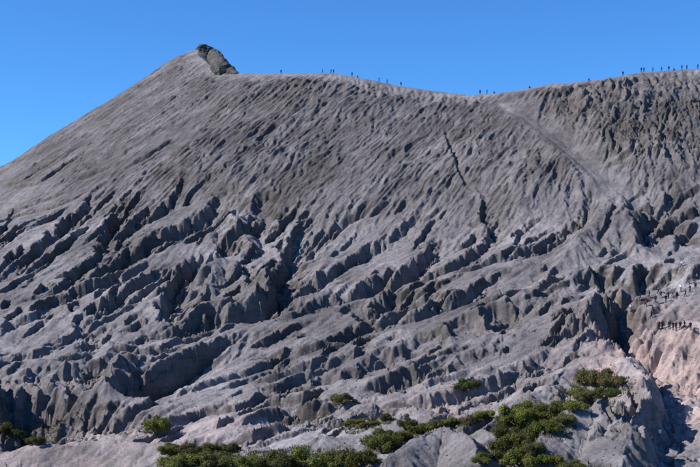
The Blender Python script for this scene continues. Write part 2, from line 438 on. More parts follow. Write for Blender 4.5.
def rain(batches, n, steps, seed, er=.35, dep=.25, cap_k=3.0):
    global Hh
    rng = np.random.default_rng(seed)
    for bt in range(batches):
        x = rng.uniform(2, nx - 3, n); y = rng.uniform(2, ny - 3, n)
        dx = np.zeros(n); dy = np.zeros(n); vel = np.ones(n); wat = np.ones(n); sed = np.zeros(n)
        hf = Hh.ravel()
        for st in range(steps):
            ix = x.astype(int); iy = y.astype(int); u = x - ix; v = y - iy
            k = iy * nx + ix
            h00, h10, h01, h11 = hf[k], hf[k + 1], hf[k + nx], hf[k + nx + 1]
            g1 = (h10 - h00) * (1 - v) + (h11 - h01) * v; g2 = (h01 - h00) * (1 - u) + (h11 - h10) * u
            h = h00 * (1 - u) * (1 - v) + h10 * u * (1 - v) + h01 * (1 - u) * v + h11 * u * v
            dx = dx * .25 - g1 * .75; dy = dy * .25 - g2 * .75
            l = np.sqrt(dx * dx + dy * dy) + 1e-6
            dx /= l; dy /= l
            xn = np.clip(x + dx, 1, nx - 3); yn = np.clip(y + dy, 1, ny - 3)
            jx = xn.astype(int); jy = yn.astype(int); u2 = xn - jx; v2 = yn - jy; k2 = jy * nx + jx
            hn = hf[k2] * (1 - u2) * (1 - v2) + hf[k2 + 1] * u2 * (1 - v2) + hf[k2 + nx] * (1 - u2) * v2 + hf[k2 + nx + 1] * u2 * v2
            dh = hn - h
            cap = np.maximum(-dh, .01) * vel * wat * cap_k
            up = dh > 0
            amt = np.where(up, np.minimum(sed, dh), np.where(sed > cap, (sed - cap) * dep, -np.minimum((cap - sed) * er, -dh * .5)))
            sed = sed - amt
            a00, a10, a01, a11 = amt * (1 - u) * (1 - v), amt * u * (1 - v), amt * (1 - u) * v, amt * u * v
            hf += np.bincount(np.concatenate([k, k + 1, k + nx, k + nx + 1]), np.concatenate([a00, a10, a01, a11]), minlength=nx * ny)
            vel = np.sqrt(np.maximum(vel * vel - dh * 1.5, .05)); vel = np.minimum(vel, 3); wat *= .975
            x, y = xn, yn
        Hh = hf.reshape(ny, nx)
        Hh = Hh * .9 + blur(Hh) * .1
rain(RAIN_B, 12000, 50, 3, er=.22, cap_k=2.0)
for it in range(18):                                   # loose ash slides off anything too steep
    lim = 2.6 * CELL
    for ax_ in (0, 1):
        dlt = np.diff(Hh, axis=ax_)
        mv = np.sign(dlt) * np.maximum(np.abs(dlt) - lim, 0) * .24
        if ax_ == 0: Hh[:-1] += mv; Hh[1:] -= mv
        else: Hh[:, :-1] += mv; Hh[:, 1:] -= mv
DEL = np.clip(Hh - H0, -4, 3)
DEL = np.where(DEL > 0, blur(blur(blur(np.maximum(DEL, 0)))) * .7, DEL)
def back(D):
    fx = np.clip((VX - GX0) / CELL, 0, nx - 1.001); fy = np.clip((VY - GY0) / CELL, 0, ny - 1.001)
    c0 = fx.astype(int); r0 = fy.astype(int); a = fx - c0; b = fy - r0
    v = (D[r0, c0] * (1 - a) + D[r0, c0 + 1] * a) * (1 - b) + (D[r0 + 1, c0] * (1 - a) + D[r0 + 1, c0 + 1] * a) * b
    edge = np.minimum(np.minimum(VX - GX0, GX1 - VX), np.minimum(VY - GY0, GY1 - VY))
    return v * sm(2, 10, edge)
EROD = back(DEL)
Z = Z + EROD * (1 - apron * .35 * (1 - near_cut)) * (1 - .68 * face * (1 - .5 * rightf)) * (1 - .9 * spur)
gx, gy = grad(Z)
slope = np.hypot(gx, gy)
Z += (.14 + .34 * sm(.5, 1.3, slope)) * .9 * fbm(VX / 2.4, VY / 2.4, 4, 40) * (.4 + .6 * apron)
fine = soft(Z, 2); broad = soft(Z, 6)
sharp = np.clip(Z - fine, -.25, .25) * .50 + np.clip(Z - broad, -.8, .8) * .20
Z = Z + sharp * (1 - .45 * face) * (1 - .35 * sm(1.2, 2.2, slope)) * (1 - .6 * spur) * sm(1, 6, RR)
rid = .5 - np.abs(fbm(VX / 5.5 + WARP1, VY / 5.5, 3, 440, .55)) * 1.6
Z += apron * (.30 + .35 * near_cut) * rid * (1 - .7 * spur)

# ------------------------------------------------------------------ materials
def new_mat(name, rough=.9):
    m = bpy.data.materials.new(name); m.use_nodes = True
    n = m.node_tree.nodes; b = n['Principled BSDF']
    b.inputs['Roughness'].default_value = rough
    b.inputs['Specular IOR Level'].default_value = .15
    return m, m.node_tree, b

def ash_material():
    """grey ash: pale where it lies thick on the apron, olive-brown tuff where the slope is cut, pinkish on some banks"""
    m, t, b = new_mat('volcanic_ash', .95)
    N = t.nodes; Lk = t.links
    tc = N.new('ShaderNodeTexCoord')
    def noise(scale, detail, rough=.55, vec=None):
        n = N.new('ShaderNodeTexNoise'); n.inputs['Scale'].default_value = scale
        n.inputs['Detail'].default_value = detail; n.inputs['Roughness'].default_value = rough
        Lk.new(vec or tc.outputs['Object'], n.inputs['Vector']); return n.outputs[0]
    def ramp(src, stops):
        r = N.new('ShaderNodeValToRGB'); e = r.color_ramp.elements
        e[0].position, e[0].color = stops[0][0], (*stops[0][1], 1)
        e[1].position, e[1].color = stops[-1][0], (*stops[-1][1], 1)
        for p, c in stops[1:-1]:
            q = e.new(p); q.color = (*c, 1)
        Lk.new(src, r.inputs[0]); return r.outputs[0]
    def mix(fac, a, c, mode='MIX'):
        x = N.new('ShaderNodeMix'); x.data_type = 'RGBA'; x.blend_type = mode
        if isinstance(fac, float): x.inputs[0].default_value = fac
        else: Lk.new(fac, x.inputs[0])
        for q, k in ((a, 6), (c, 7)):
            if isinstance(q, tuple): x.inputs[k].default_value = (*q, 1)
            else: Lk.new(q, x.inputs[k])
        return x.outputs[2]
    def attr(name):
        a = N.new('ShaderNodeAttribute'); a.attribute_name = name; return a.outputs['Fac']
    base = ramp(noise(.035, 5), [(.30, (.112, .102, .102)), (.5, (.138, .126, .126)), (.72, (.170, .155, .155))])
    base = mix(attr('pale'), base, (.270, .245, .244))
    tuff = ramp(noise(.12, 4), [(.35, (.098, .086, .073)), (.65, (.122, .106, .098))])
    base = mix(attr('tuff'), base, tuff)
    base = mix(attr('pink'), base, (.40, .30, .272))
    base = mix(1.0, base, ramp(attr('streak'), [(.1, (.74, .73, .72)), (.5, (1.0, 1.0, 1.0)), (.9, (1.30, 1.30, 1.31))]), 'MULTIPLY')
    base = mix(1.0, base, ramp(noise(.30, 8, .65), [(.3, (.70, .70, .71)), (.7, (1.30, 1.30, 1.29))]), 'MULTIPLY')
    base = mix(1.0, base, ramp(noise(2.4, 6, .7), [(.3, (.80, .80, .80)), (.7, (1.20, 1.20, 1.20))]), 'MULTIPLY')
    # thin beds of tephra show as faint level bands on the cut walls
    mp = N.new('ShaderNodeMapping'); mp.inputs['Scale'].default_value = (.05, .05, 1.3)
    Lk.new(tc.outputs['Object'], mp.inputs['Vector'])
    beds = ramp(noise(1.0, 5, .6, mp.outputs[0]), [(.35, (.80, .79, .78)), (.6, (1.15, 1.15, 1.15))])
    bm_ = N.new('ShaderNodeMath'); bm_.operation = 'MULTIPLY'; bm_.inputs[1].default_value = .8
    Lk.new(attr('tuff'), bm_.inputs[0])
    base = mix(bm_.outputs[0], base, mix(1.0, base, beds, 'MULTIPLY'))
    Lk.new(base, b.inputs['Base Color'])
    bp = N.new('ShaderNodeBump'); bp.inputs['Strength'].default_value = 1.0; bp.inputs['Distance'].default_value = .45
    Lk.new(noise(.9, 9, .72), bp.inputs['Height']); Lk.new(bp.outputs[0], b.inputs['Normal'])
    return m
ASH = ash_material()

def set_props(o, label=None, cat=None, group=None, kind=None):
    if label: o['label'] = label
    if cat: o['category'] = cat
    if group: o['group'] = group
    if kind: o['kind'] = kind
    return o

def grid_mesh(name, X, Y, Zg, mat):
    nr, nc = X.shape
    me = bpy.data.meshes.new(name)
    co = np.stack([X, Y, Zg], -1).reshape(-1, 3).astype(np.float32)
    idx = np.arange(nr * nc).reshape(nr, nc)
    q = np.stack([idx[:-1, :-1], idx[:-1, 1:], idx[1:, 1:], idx[1:, :-1]], -1).reshape(-1, 4)
    me.vertices.add(len(co)); me.vertices.foreach_set('co', co.ravel())
    me.loops.add(q.size); me.loops.foreach_set('vertex_index', q.ravel().astype(np.int32))
    me.polygons.add(len(q)); me.polygons.foreach_set('loop_start', (np.arange(len(q)) * 4).astype(np.int32))
    me.polygons.foreach_set('use_smooth', np.ones(len(q), bool))
    me.update(calc_edges=True)
    me.materials.append(mat)
    o = bpy.data.objects.new(name, me); col.objects.link(o)
    return o
terrain = grid_mesh('terrain', VX, VY, Z, ASH)
set_props(terrain, 'grey gullied volcano slope rising to the crater rim', kind='structure')
gx, gy = grad(Z)
slope = np.hypot(gx, gy)
def blob(x, y, rad):
    X0, Y0 = unproject(x, y)
    return np.exp(-((VX - X0) ** 2 + ((VY - Y0) * .8) ** 2) / rad ** 2)
r_ = polydist(smooth_pts([unproject(*p) for p in [(500, 104), (512, 114), (540, 135), (575, 165), (608, 194)]], 3), 6)
trail = np.zeros(Z.shape); trail[r_[0]] = (1 - sm(.4, 1.5, r_[2] + .6 * WARP2[r_[0]])) * .42
r_ = polydist(smooth_pts([unproject(*p) for p in [(700, 268), (660, 266), (628, 269), (597, 273), (559, 283), (520, 295)]], 3), 8)
trail[r_[0]] = np.maximum(trail[r_[0]], (1 - sm(.8, 2.6, r_[2] + WARP2[r_[0]])) * .8)
pale = np.clip(apron * (.50 + .9 * fbm(VX / 30, VY / 30, 3, 402)) * (1 - .8 * leftf * (1 - sm(D1 + 20, D1 + 70, RR))), 0, 1)
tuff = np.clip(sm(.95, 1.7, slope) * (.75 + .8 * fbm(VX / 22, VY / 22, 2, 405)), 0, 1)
pale = np.maximum(pale, trail)
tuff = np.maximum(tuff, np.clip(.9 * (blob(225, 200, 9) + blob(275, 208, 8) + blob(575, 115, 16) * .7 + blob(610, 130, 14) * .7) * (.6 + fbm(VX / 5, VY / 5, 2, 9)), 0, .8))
pink = np.clip((1.1 * blob(690, 345, 16) + 1.2 * blob(690, 380, 14) + .8 * blob(660, 335, 7) + .5 * blob(80, 455, 16) + .4 * blob(225, 425, 10) + .4 * blob(440, 400, 9)) * (.8 + fbm(VX / 6, VY / 6, 3, 410)), 0, .9)
rimband = 1 - sm(3, 13, RR + 8 * WARP1)
pale = np.maximum(pale, rimband * .45 * sm(-6, 0, RR))
streak = .5 + .9 * (streaks(5.0, 7, None, 361, 3) - .62) * face + .6 * fbm(VX / 9, VY / 9, 3, 362)
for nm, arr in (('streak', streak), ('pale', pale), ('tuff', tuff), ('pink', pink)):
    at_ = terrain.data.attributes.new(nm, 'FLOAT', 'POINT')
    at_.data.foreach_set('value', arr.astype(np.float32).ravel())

# ------------------------------------------------------------------ the ground and the rest of the cone, out to the horizon
ax1 = np.concatenate([-np.geomspace(30000, 620, 28), np.arange(-600, 601, 10.0), np.geomspace(620, 30000, 28)])
ay1 = np.concatenate([-np.geomspace(30000, 620, 24), np.arange(-600, 1201, 10.0), np.geomspace(1220, 30000, 28)])
GX_, GY_ = np.meshgrid(ax1, ay1)
gz = z_base(GX_, GY_)
inside = sm(112, 122, GY_) * (1 - sm(645, 658, GY_)) * sm(-1.58, -1.5, GX_ / (K_ * np.maximum(GY_, 1))) * (1 - sm(1.42, 1.48, GX_ / (K_ * np.maximum(GY_, 1))))
gz = gz - 16 * inside + (1 - inside) * 1.5 * fbm(GX_ / 60, GY_ / 60, 4, 900)
ground = grid_mesh('ground', GX_, GY_, gz, ASH)
set_props(ground, 'dark volcanic sand plain around the cone', kind='structure')

# ------------------------------------------------------------------ placing things on the finished slope
Z_FINAL = Z
def surf_z(X, Y): return sample(Z_FINAL, np.asarray(X, float), np.asarray(Y, float))
def on_slope(x, y):
    X, Y = unproject(x, y, surf_z)
    return Vector((X, Y, float(surf_z(X, Y))))
def on_rim(x, off=0.0):
    a, b, c = ray(x, 80); k = a / b
    best = None
    for Y in np.arange(380, 600, .25):
        X = k * Y
        if np.hypot(X - CX, CY - Y) < R + 6:
            z = float(surf_z(X, Y)); e = z / Y
            if best is None or e > best[0]: best = (e, X, Y, z)
            if np.hypot(X - CX, CY - Y) < R - 8: break
    _, X, Y, z = best
    return Vector((X, Y, z))

def mesh_obj(name, verts, faces, mat, parent=None, smooth=True, link=True):
    me = bpy.data.meshes.new(name)
    me.from_pydata(verts, [], faces)
    if smooth: me.polygons.foreach_set('use_smooth', [True] * len(me.polygons))
    for q in (mat if isinstance(mat, (list, tuple)) else [mat]): me.materials.append(q)
    me.update()
    o = bpy.data.objects.new(name, me)
    if link: col.objects.link(o)
    if parent: o.parent = parent
    return o

def plain(name, c, rough=.85, var=.25, scale=3.0):
    m, t, b = new_mat(name, rough)
    tc = t.nodes.new('ShaderNodeTexCoord'); n = t.nodes.new('ShaderNodeTexNoise'); n.inputs['Scale'].default_value = scale; n.inputs['Detail'].default_value = 5
    t.links.new(tc.outputs['Object'], n.inputs['Vector'])
    r = t.nodes.new('ShaderNodeValToRGB'); e = r.color_ramp.elements
    e[0].position = .3; e[0].color = (*[q * (1 - var) for q in c], 1); e[1].position = .7; e[1].color = (*[min(1, q * (1 + var)) for q in c], 1)
    t.links.new(n.outputs[0], r.inputs[0]); t.links.new(r.outputs[0], b.inputs['Base Color'])
    return m

# ------------------------------------------------------------------ dark rock on the summit
def rock_mesh(name, spine, mat, seed, rough=.35, parent=None):
    """a lumpy crag swept along a spine of (centre, half-width, half-height)"""
    rng = np.random.default_rng(seed)
    n, m_ = 70, 34
    C = smooth_pts(np.array([[*c, w, h] for c, w, h in spine]), 8)
    idx = np.linspace(0, len(C) - 1, n); C = np.stack([np.interp(idx, np.arange(len(C)), C[:, k]) for k in range(5)], 1)
    d = np.gradient(C[:, :3], axis=0); d /= np.linalg.norm(d, axis=1)[:, None]
    side = np.cross(d, [0, 0, 1]); side /= np.linalg.norm(side, axis=1)[:, None]
    V = []; Fc = []
    for i in range(n):
        for j in range(m_):
            a = 2 * math.pi * j / m_
            ca, sa = math.cos(a), math.sin(a)
            p = C[i, :3] + side[i] * ca * C[i, 3] + np.array([0, 0, 1]) * sa * C[i, 4]
            q = np.array([p[0] * .55 + i * .05, p[2] * .6 + p[1] * .2])
            f = 1 + rough * (2 * float(fbm(np.array([q[0]]), np.array([q[1]]), 3, seed)[0]) + rng.uniform(-.10, .10) + .35 * (abs(float(vnoise(np.array([p[0] * 1.7 + p[1]]), np.array([p[2] * 2.6 - p[0] * .8]), seed + 3)[0])) - .2))
            V.append(C[i, :3] + (p - C[i, :3]) * f)
    for i in range(n - 1):
        for j in range(m_):
            k = (j + 1) % m_
            Fc.append((i * m_ + j, i * m_ + k, (i + 1) * m_ + k, (i + 1) * m_ + j))
    Fc.append(tuple(range(m_))[::-1]); Fc.append(tuple((n - 1) * m_ + j for j in range(m_)))
    return mesh_obj(name, [tuple(v) for v in V], Fc, mat, parent, smooth=False)
LAVA = plain('dark_lava_rock', (.072, .067, .062), .9, .7, .4)
sp = []
for x, y, w, h in [(193, 48.5, 1.6, 1.6), (198, 50.5, 3.4, 4.2), (205, 52.5, 4.2, 5.6), (213, 57.0, 4.2, 5.8), (221, 62.0, 3.8, 4.9), (229, 67.5, 3.0, 3.4), (238, 73, 1.0, .8)]:
    g = on_rim(max(x, 196)); a, b, c = ray(x, y)
    sp.append((np.array([a / b * g.y, g.y, g.z + h * .1 - .6 - (2.4 if x < 203 else (1.6 if x < 209 else (.6 if x < 217 else 0)))]), w, h))
rk = rock_mesh('summit_rock', sp, LAVA, 5, rough=.13)
set_props(rk, 'dark jagged lava rock capping the highest point of the rim', 'rock')

# ------------------------------------------------------------------ shrubs
def leaf_mat(name, c0, c1):
    m, t, b = new_mat(name, .6)
    g = t.nodes.new('ShaderNodeNewGeometry')
    r = t.nodes.new('ShaderNodeValToRGB'); e = r.color_ramp.elements
    e[0].color = (*c0, 1); e[1].color = (*c1, 1)
    t.links.new(g.outputs['Random Per Island'], r.inputs[0])
    oi = t.nodes.new('ShaderNodeObjectInfo'); hs = t.nodes.new('ShaderNodeHueSaturation')
    mr = t.nodes.new('ShaderNodeMapRange'); mr.inputs[3].default_value = .78; mr.inputs[4].default_value = 1.2
    m2_ = t.nodes.new('ShaderNodeMapRange'); m2_.inputs[3].default_value = .475; m2_.inputs[4].default_value = .515
    m3_ = t.nodes.new('ShaderNodeMath'); m3_.operation = 'PINGPONG'; m3_.inputs[1].default_value = .13
    t.links.new(oi.outputs['Random'], mr.inputs[0]); t.links.new(oi.outputs['Random'], m3_.inputs[0])
    m4_ = t.nodes.new('ShaderNodeMath'); m4_.operation = 'DIVIDE'; m4_.inputs[1].default_value = .13; t.links.new(m3_.outputs[0], m4_.inputs[0]); t.links.new(m4_.outputs[0], m2_.inputs[0])
    t.links.new(mr.outputs[0], hs.inputs['Value']); t.links.new(m2_.outputs[0], hs.inputs['Hue']); t.links.new(r.outputs[0], hs.inputs['Color'])
    r = hs
    t.links.new(r.outputs[0], b.inputs['Base Color'])
    tr = t.nodes.new('ShaderNodeBsdfTranslucent'); t.links.new(r.outputs[0], tr.inputs['Color'])
    mx = t.nodes.new('ShaderNodeMixShader'); mx.inputs[0].default_value = .25
    out = t.nodes['Material Output']
    t.links.new(b.outputs[0], mx.inputs[1]); t.links.new(tr.outputs[0], mx.inputs[2]); t.links.new(mx.outputs[0], out.inputs[0])
    return m
LEAF = [leaf_mat('olive_leaf', (.078, .092, .016), (.190, .190, .042)), leaf_mat('dark_leaf', (.052, .062, .016), (.125, .130, .038)), leaf_mat('dry_leaf', (.085, .080, .026), (.180, .160, .062))]
BARK = plain('shrub_bark', (.09, .07, .055), .9, .4, 9)
def tube(path, rad, sides=5):
    V, Fc = [], []
    path = [Vector(p) for p in path]
    for i, p in enumerate(path):
        d = (path[min(i + 1, len(path) - 1)] - path[max(i - 1, 0)]).normalized()
        a = d.cross(Vector((.3, .9, .1))).normalized(); b = d.cross(a)
        for k in range(sides):
            t = 2 * math.pi * k / sides
            V.append(tuple(p + (a * math.cos(t) + b * math.sin(t)) * rad[i]))
    for i in range(len(path) - 1):
        for k in range(sides):
            l = (k + 1) % sides
            Fc.append((i * sides + k, i * sides + l, (i + 1) * sides + l, (i + 1) * sides + k))
    return V, Fc
def join(parts):
    V, Fc = [], []
    for v, f in parts:
        o = len(V); V += v; Fc += [tuple(i + o for i in q) for q in f]
    return V, Fc
def make_bush(seed):
    """unit shrub, about 2 wide and 1.1 tall: forked stems and a crown of many leaves in uneven lobes"""
    rng = random.Random(seed)
    lobes = []
    for k in range(rng.randint(9, 14)):
        a = rng.uniform(0, 6.28); d = rng.uniform(.05, .78) ** .8
        rr = rng.choice((.16, .22, .28, .34)) * rng.uniform(.85, 1.15) * (1.15 - .4 * d)
        lobes.append((Vector((d * math.cos(a), d * math.sin(a), rng.uniform(.30, .72) * (1.1 - .5 * d))), rr))
    stems = []
    for c, rr in lobes:
        base = Vector((rng.uniform(-.08, .08), rng.uniform(-.08, .08), -.12))
        mid = base.lerp(c, .5) + Vector((rng.uniform(-.08, .08), rng.uniform(-.08, .08), .06))
        stems.append(tube([base, mid, c, c + Vector((rng.uniform(-.1, .1), rng.uniform(-.1, .1), rr * .7))], [.035, .024, .014, .005]))
    for k in range(9):                              # bare twigs that stick out of the crown
        c, rr = rng.choice(lobes); u = Vector((rng.gauss(0, 1), rng.gauss(0, 1), abs(rng.gauss(0, 1)) + .5)).normalized()
        stems.append(tube([c, c + u * rr * .9, c + u * rr * 1.5 + Vector((rng.gauss(0, .04), rng.gauss(0, .04), .03))], [.012, .008, .003], 4))
    V, Fc = [], []
    for c, rr in lobes:
        n = int(5200 * rr)
        for _ in range(n):
            u = Vector((rng.gauss(0, 1), rng.gauss(0, 1), rng.gauss(0, 1))).normalized()
            q = rr * (rng.random() ** .45) * (1.35 if rng.random() < .12 else 1) * (1 + .25 * math.sin(5 * u.x + seed) * math.cos(4 * u.y + c.x * 9))
            p = c + Vector((u.x, u.y, u.z * .85)) * q
            if p.z < -.02: continue
            nrm = (u + Vector((rng.gauss(0, .7), rng.gauss(0, .7), rng.gauss(0, .7) + .4))).normalized()
            a = nrm.cross(Vector((rng.gauss(0, 1), rng.gauss(0, 1), rng.gauss(0, 1)))).normalized(); b = nrm.cross(a)
            L = rng.uniform(.020, .052); w = L * .40
            o = len(V)
            V += [tuple(p - a * L), tuple(p + b * w), tuple(p + a * L), tuple(p - b * w)]
            Fc.append((o, o + 1, o + 2, o + 3))
    return join(stems), (V, Fc)
BUSHES = []
for sd in range(6):
    (sv, sf), (lv, lf) = make_bush(100 + sd)
    st_ = mesh_obj('stem', sv, sf, BARK, link=False).data
    crs = []
    for lm in LEAF:
        crs.append(mesh_obj('crown', lv, lf, lm, smooth=False, link=False).data)
    BUSHES.append((st_, crs))
def bush(x, y, w, h, kind, label, i):
    p = on_slope(x, y)
    s_ = p.y / F
    st_, crs = BUSHES[i % 6]
    e = bpy.data.objects.new('shrub', None); col.objects.link(e)
    e.location = p - Vector((0, 0, .05)); e.empty_display_size = .5
    e.scale = (w * s_ / 1.25, w * s_ / 1.25, h * s_ / .9); e.rotation_euler = (0, 0, i * 2.399)
    set_props(e, label, 'shrub', 'shrubs in the foot hollows')
    for nm, me in (('stem', st_), ('crown', crs[kind])):
        o = bpy.data.objects.new(nm, me); col.objects.link(o); o.parent = e
SHRUBS = [
(4, 443, 26, 15, 1, 'dark shrub at the left edge of the picture, left end of the dark hedge'),
(21, 445, 22, 12, 1, 'dark low shrub, second from the left edge, in the dark hedge'),
(37, 446, 18, 11, 1, 'small dark shrub closing the right end of the dark hedge at the left'),
(156, 436, 20, 17, 0, 'round bright green shrub standing alone on the pale bank at left'),
(172, 455, 22, 13, 0, 'leftmost shrub of the long row at the bottom left'),
(190, 457, 24, 13, 1, 'dark shrub second from the left in the bottom left row'),
(209, 456, 24, 12, 0, 'green shrub third from the left in the bottom left row'),
(229, 453, 18, 11, 1, 'dark shrub at the right end of the bottom left row beside the bank'),
(180, 470, 38, 18, 0, 'broad shrub cut by the bottom edge below the left row'),
(212, 470, 38, 17, 1, 'dark broad shrub cut by the bottom edge, right of its brighter neighbour'),
(252, 470, 36, 16, 0, 'wide bright green shrub at the bottom edge right of the pale tip of bank'),
(279, 471, 32, 19, 1, 'dark low shrub at the bottom edge between two brighter shrubs'),
(302, 471, 36, 23, 0, 'tall full green shrub at the bottom edge left of centre'),
(326, 472, 22, 16, 0, 'small green shrub at the bottom edge right of the tall full one'),
(348, 470, 26, 24, 0, 'upright green shrub at the bottom edge near the centre'),
(344, 404, 18, 11, 2, 'brownish shrub at the foot of the dark cliff left of centre'),
(384, 421, 11, 9, 1, 'tiny dark shrub at the upper end of the grass strip left of the mound'),
(381, 453, 26, 20, 0, 'rounded green shrub left of the central pale mound'),
(366, 465, 22, 15, 1, 'dark shrub below and left of the rounded one by the central mound'),
(383, 437, 15, 10, 1, 'small dark shrub above the rounded one left of the central mound'),
(402, 441, 20, 12, 0, 'green shrub on the left shoulder behind the central mound'),
(407, 430, 15, 12, 1, 'dark upright shrub behind the left shoulder of the central mound'),
(420, 434, 18, 11, 0, 'green shrub close behind the crest of the central mound, left part'),
(436, 429, 16, 9, 2, 'dry olive shrub behind the crest of the central mound, middle'),
(452, 427, 16, 9, 0, 'small green shrub behind the crest of the central mound, right part'),
(470, 424, 14, 9, 2, 'small dry shrub right of the central mound crest'),
(486, 423, 20, 11, 0, 'low green shrub above the small dark mound'),
(465, 391, 21, 12, 1, 'lone dark shrub on the bare ridge above the central mound'),
(519, 428, 34, 25, 0, 'largest bright green shrub in the big thicket at right'),
(503, 440, 20, 17, 1, 'dark shrub at the left edge of the big thicket'),
(538, 424, 24, 17, 0, 'green shrub right of the largest one in the big thicket'),
(556, 418, 24, 14, 1, 'dark shrub in the upper right arm of the big thicket'),
(573, 411, 22, 12, 0, 'green shrub towards the top of the arm of the big thicket'),
(588, 404, 20, 10, 2, 'dry olive shrub near the top of the thicket arm'),
(514, 450, 30, 21, 0, 'green shrub below the largest one in the big thicket'),
(533, 444, 22, 18, 1, 'dark shrub in the middle of the big thicket beside the pale mound'),
(499, 462, 28, 21, 1, 'dark shrub at the lower left of the big thicket'),
(522, 468, 32, 20, 0, 'bright shrub at the bottom edge in the big thicket'),
(546, 470, 30, 15, 0, 'shrub at the bottom edge below the tip of the pale right mound'),
(572, 473, 28, 13, 1, 'dark shrub at the bottom edge under the pale right mound'),
(596, 386, 32, 20, 2, 'broad brownish shrub in the high hollow beside the gorge ridge'),
(617, 390, 22, 13, 2, 'smaller brownish shrub right of the broad one in the high hollow'),
(527, 412, 20, 11, 0, 'small green shrub on the upper fringe of the big thicket, above the largest one'),
(548, 432, 22, 14, 0, 'bright shrub pressed between the thicket and the pale right mound'),
(508, 427, 18, 13, 0, 'small shrub at the upper left corner of the big thicket'),
(563, 424, 18, 10, 2, 'dry shrub along the crest of the pale right mound'),
(536, 456, 26, 17, 2, 'dry olive shrub deep in the lower part of the big thicket'),
(582, 398, 20, 10, 0, 'green shrub linking the thicket arm to the high hollow'),
(483, 466, 20, 12, 0, 'low shrub at the bottom edge between central mound and big thicket'),
(428, 432, 14, 9, 0, 'very small green shrub tucked behind the middle of the central mound'),
(395, 447, 18, 13, 1, 'dark shrub on the left slope of the central mound'),
(362, 425, 26, 6, 0, 'flat spreading green shrub along the grass strip left of the mound'),
(332, 462, 18, 12, 2, 'dry shrub behind the row at the bottom edge left of centre'),
(604, 399, 24, 11, 1, 'dark shrub low in the high hollow above the pale right mound'),
]
for i, (x, y, w, h, k, lb) in enumerate(SHRUBS): bush(x, y, w, h, k, lb, i)

# ------------------------------------------------------------------ low grass between the shrubs
def grass(patches, n_per, seed):
    rng = random.Random(seed); V, Fc = [], []
    for x, y, rx, ry in patches:
        c = on_slope(x, y); s_ = c.y / F
        for _ in range(int(n_per * rx * s_ * ry * .35)):
            a = rng.uniform(0, 6.28); r_ = math.sqrt(rng.random())
            X = c.x + rx * s_ * r_ * math.cos(a); Y = c.y + ry * r_ * math.sin(a)
            if rng.random() < .35 + 1.2 * float(vnoise(np.array([X / 1.3]), np.array([Y / 1.3]), 3)[0]): continue
            V_, z0 = rng.uniform(.2, .6), 0
            p = Vector((X, Y, 0)); t = Vector((rng.gauss(0, .14), rng.gauss(0, .14), V_)); w = rng.uniform(.05, .11)
            b = Vector((math.cos(a * 7), math.sin(a * 7), 0)) * w
            o = len(V); V += [p - b, p + b, p + t]; Fc.append((o, o + 1, o + 2))
    A = np.array([tuple(v) for v in V])
    base = np.repeat(A.reshape(-1, 3, 3)[:, 0, :2], 3, 0)
    A[:, 2] += surf_z(base[:, 0], base[:, 1]) - .04
    return mesh_obj('low_grass', [tuple(v) for v in A], Fc, LEAF[2], smooth=False)
g_ = grass([(360, 424, 24, 5), (380, 420, 16, 4), (20, 436, 30, 4), (45, 440, 20, 3), (595, 384, 22, 6), (612, 392, 22, 5), (580, 402, 24, 4), (540, 420, 24, 6), (525, 450, 30, 6),
            (200, 450, 36, 4), (240, 458, 30, 3), (450, 426, 30, 3), (480, 424, 22, 3), (300, 462, 40, 4), (420, 436, 24, 3), (342, 405, 10, 2.5), (515, 430, 24, 6), (550, 425, 26, 5), (505, 460, 26, 5), (385, 445, 18, 4), (345, 462, 20, 4)], 260, 4)
set_props(g_, 'low olive grass and herbs in the damp hollows between the shrubs', 'grass', kind='stuff')

# ------------------------------------------------------------------ loose stones on the near ground
rs = np.random.default_rng(12)
NS = 5200
sy_ = 150 + 150 * rs.random(NS) ** 1.3; sx_ = (rs.random(NS) * 2.2 - 1.1) * K_ * sy_
keep = fbm(sx_ / 12, sy_ / 12, 3, 71) + rs.normal(0, .15, NS) > .02
sx_, sy_ = sx_[keep], sy_[keep]; n_s = len(sx_)
sz_ = np.clip(rs.lognormal(-2.25, .55, n_s), .05, .55)
octa = np.array([(1, 0, 0), (0, 1, 0), (-1, 0, 0), (0, -1, 0), (0, 0, .7), (0, 0, -.7)])
SV = octa[None] * sz_[:, None, None] * (1 + .45 * rs.uniform(-1, 1, (n_s, 6, 3))) + rs.normal(0, .12, (n_s, 6, 3)) * sz_[:, None, None]
SV += np.stack([sx_, sy_, surf_z(sx_, sy_) + sz_ * .15], -1)[:, None]
SF = (np.array([(0, 1, 4), (1, 2, 4), (2, 3, 4), (3, 0, 4), (1, 0, 5), (2, 1, 5), (3, 2, 5), (0, 3, 5)])[None] + np.arange(n_s)[:, None, None] * 6).reshape(-1, 3)
st_o = mesh_obj('loose_stones', SV.reshape(-1, 3).tolist(), SF.tolist(), plain('stone', (.12, .108, .106), .95, .5, .6), smooth=False)
set_props(st_o, 'small grey stones strewn over the near slopes', 'stones', kind='stuff')

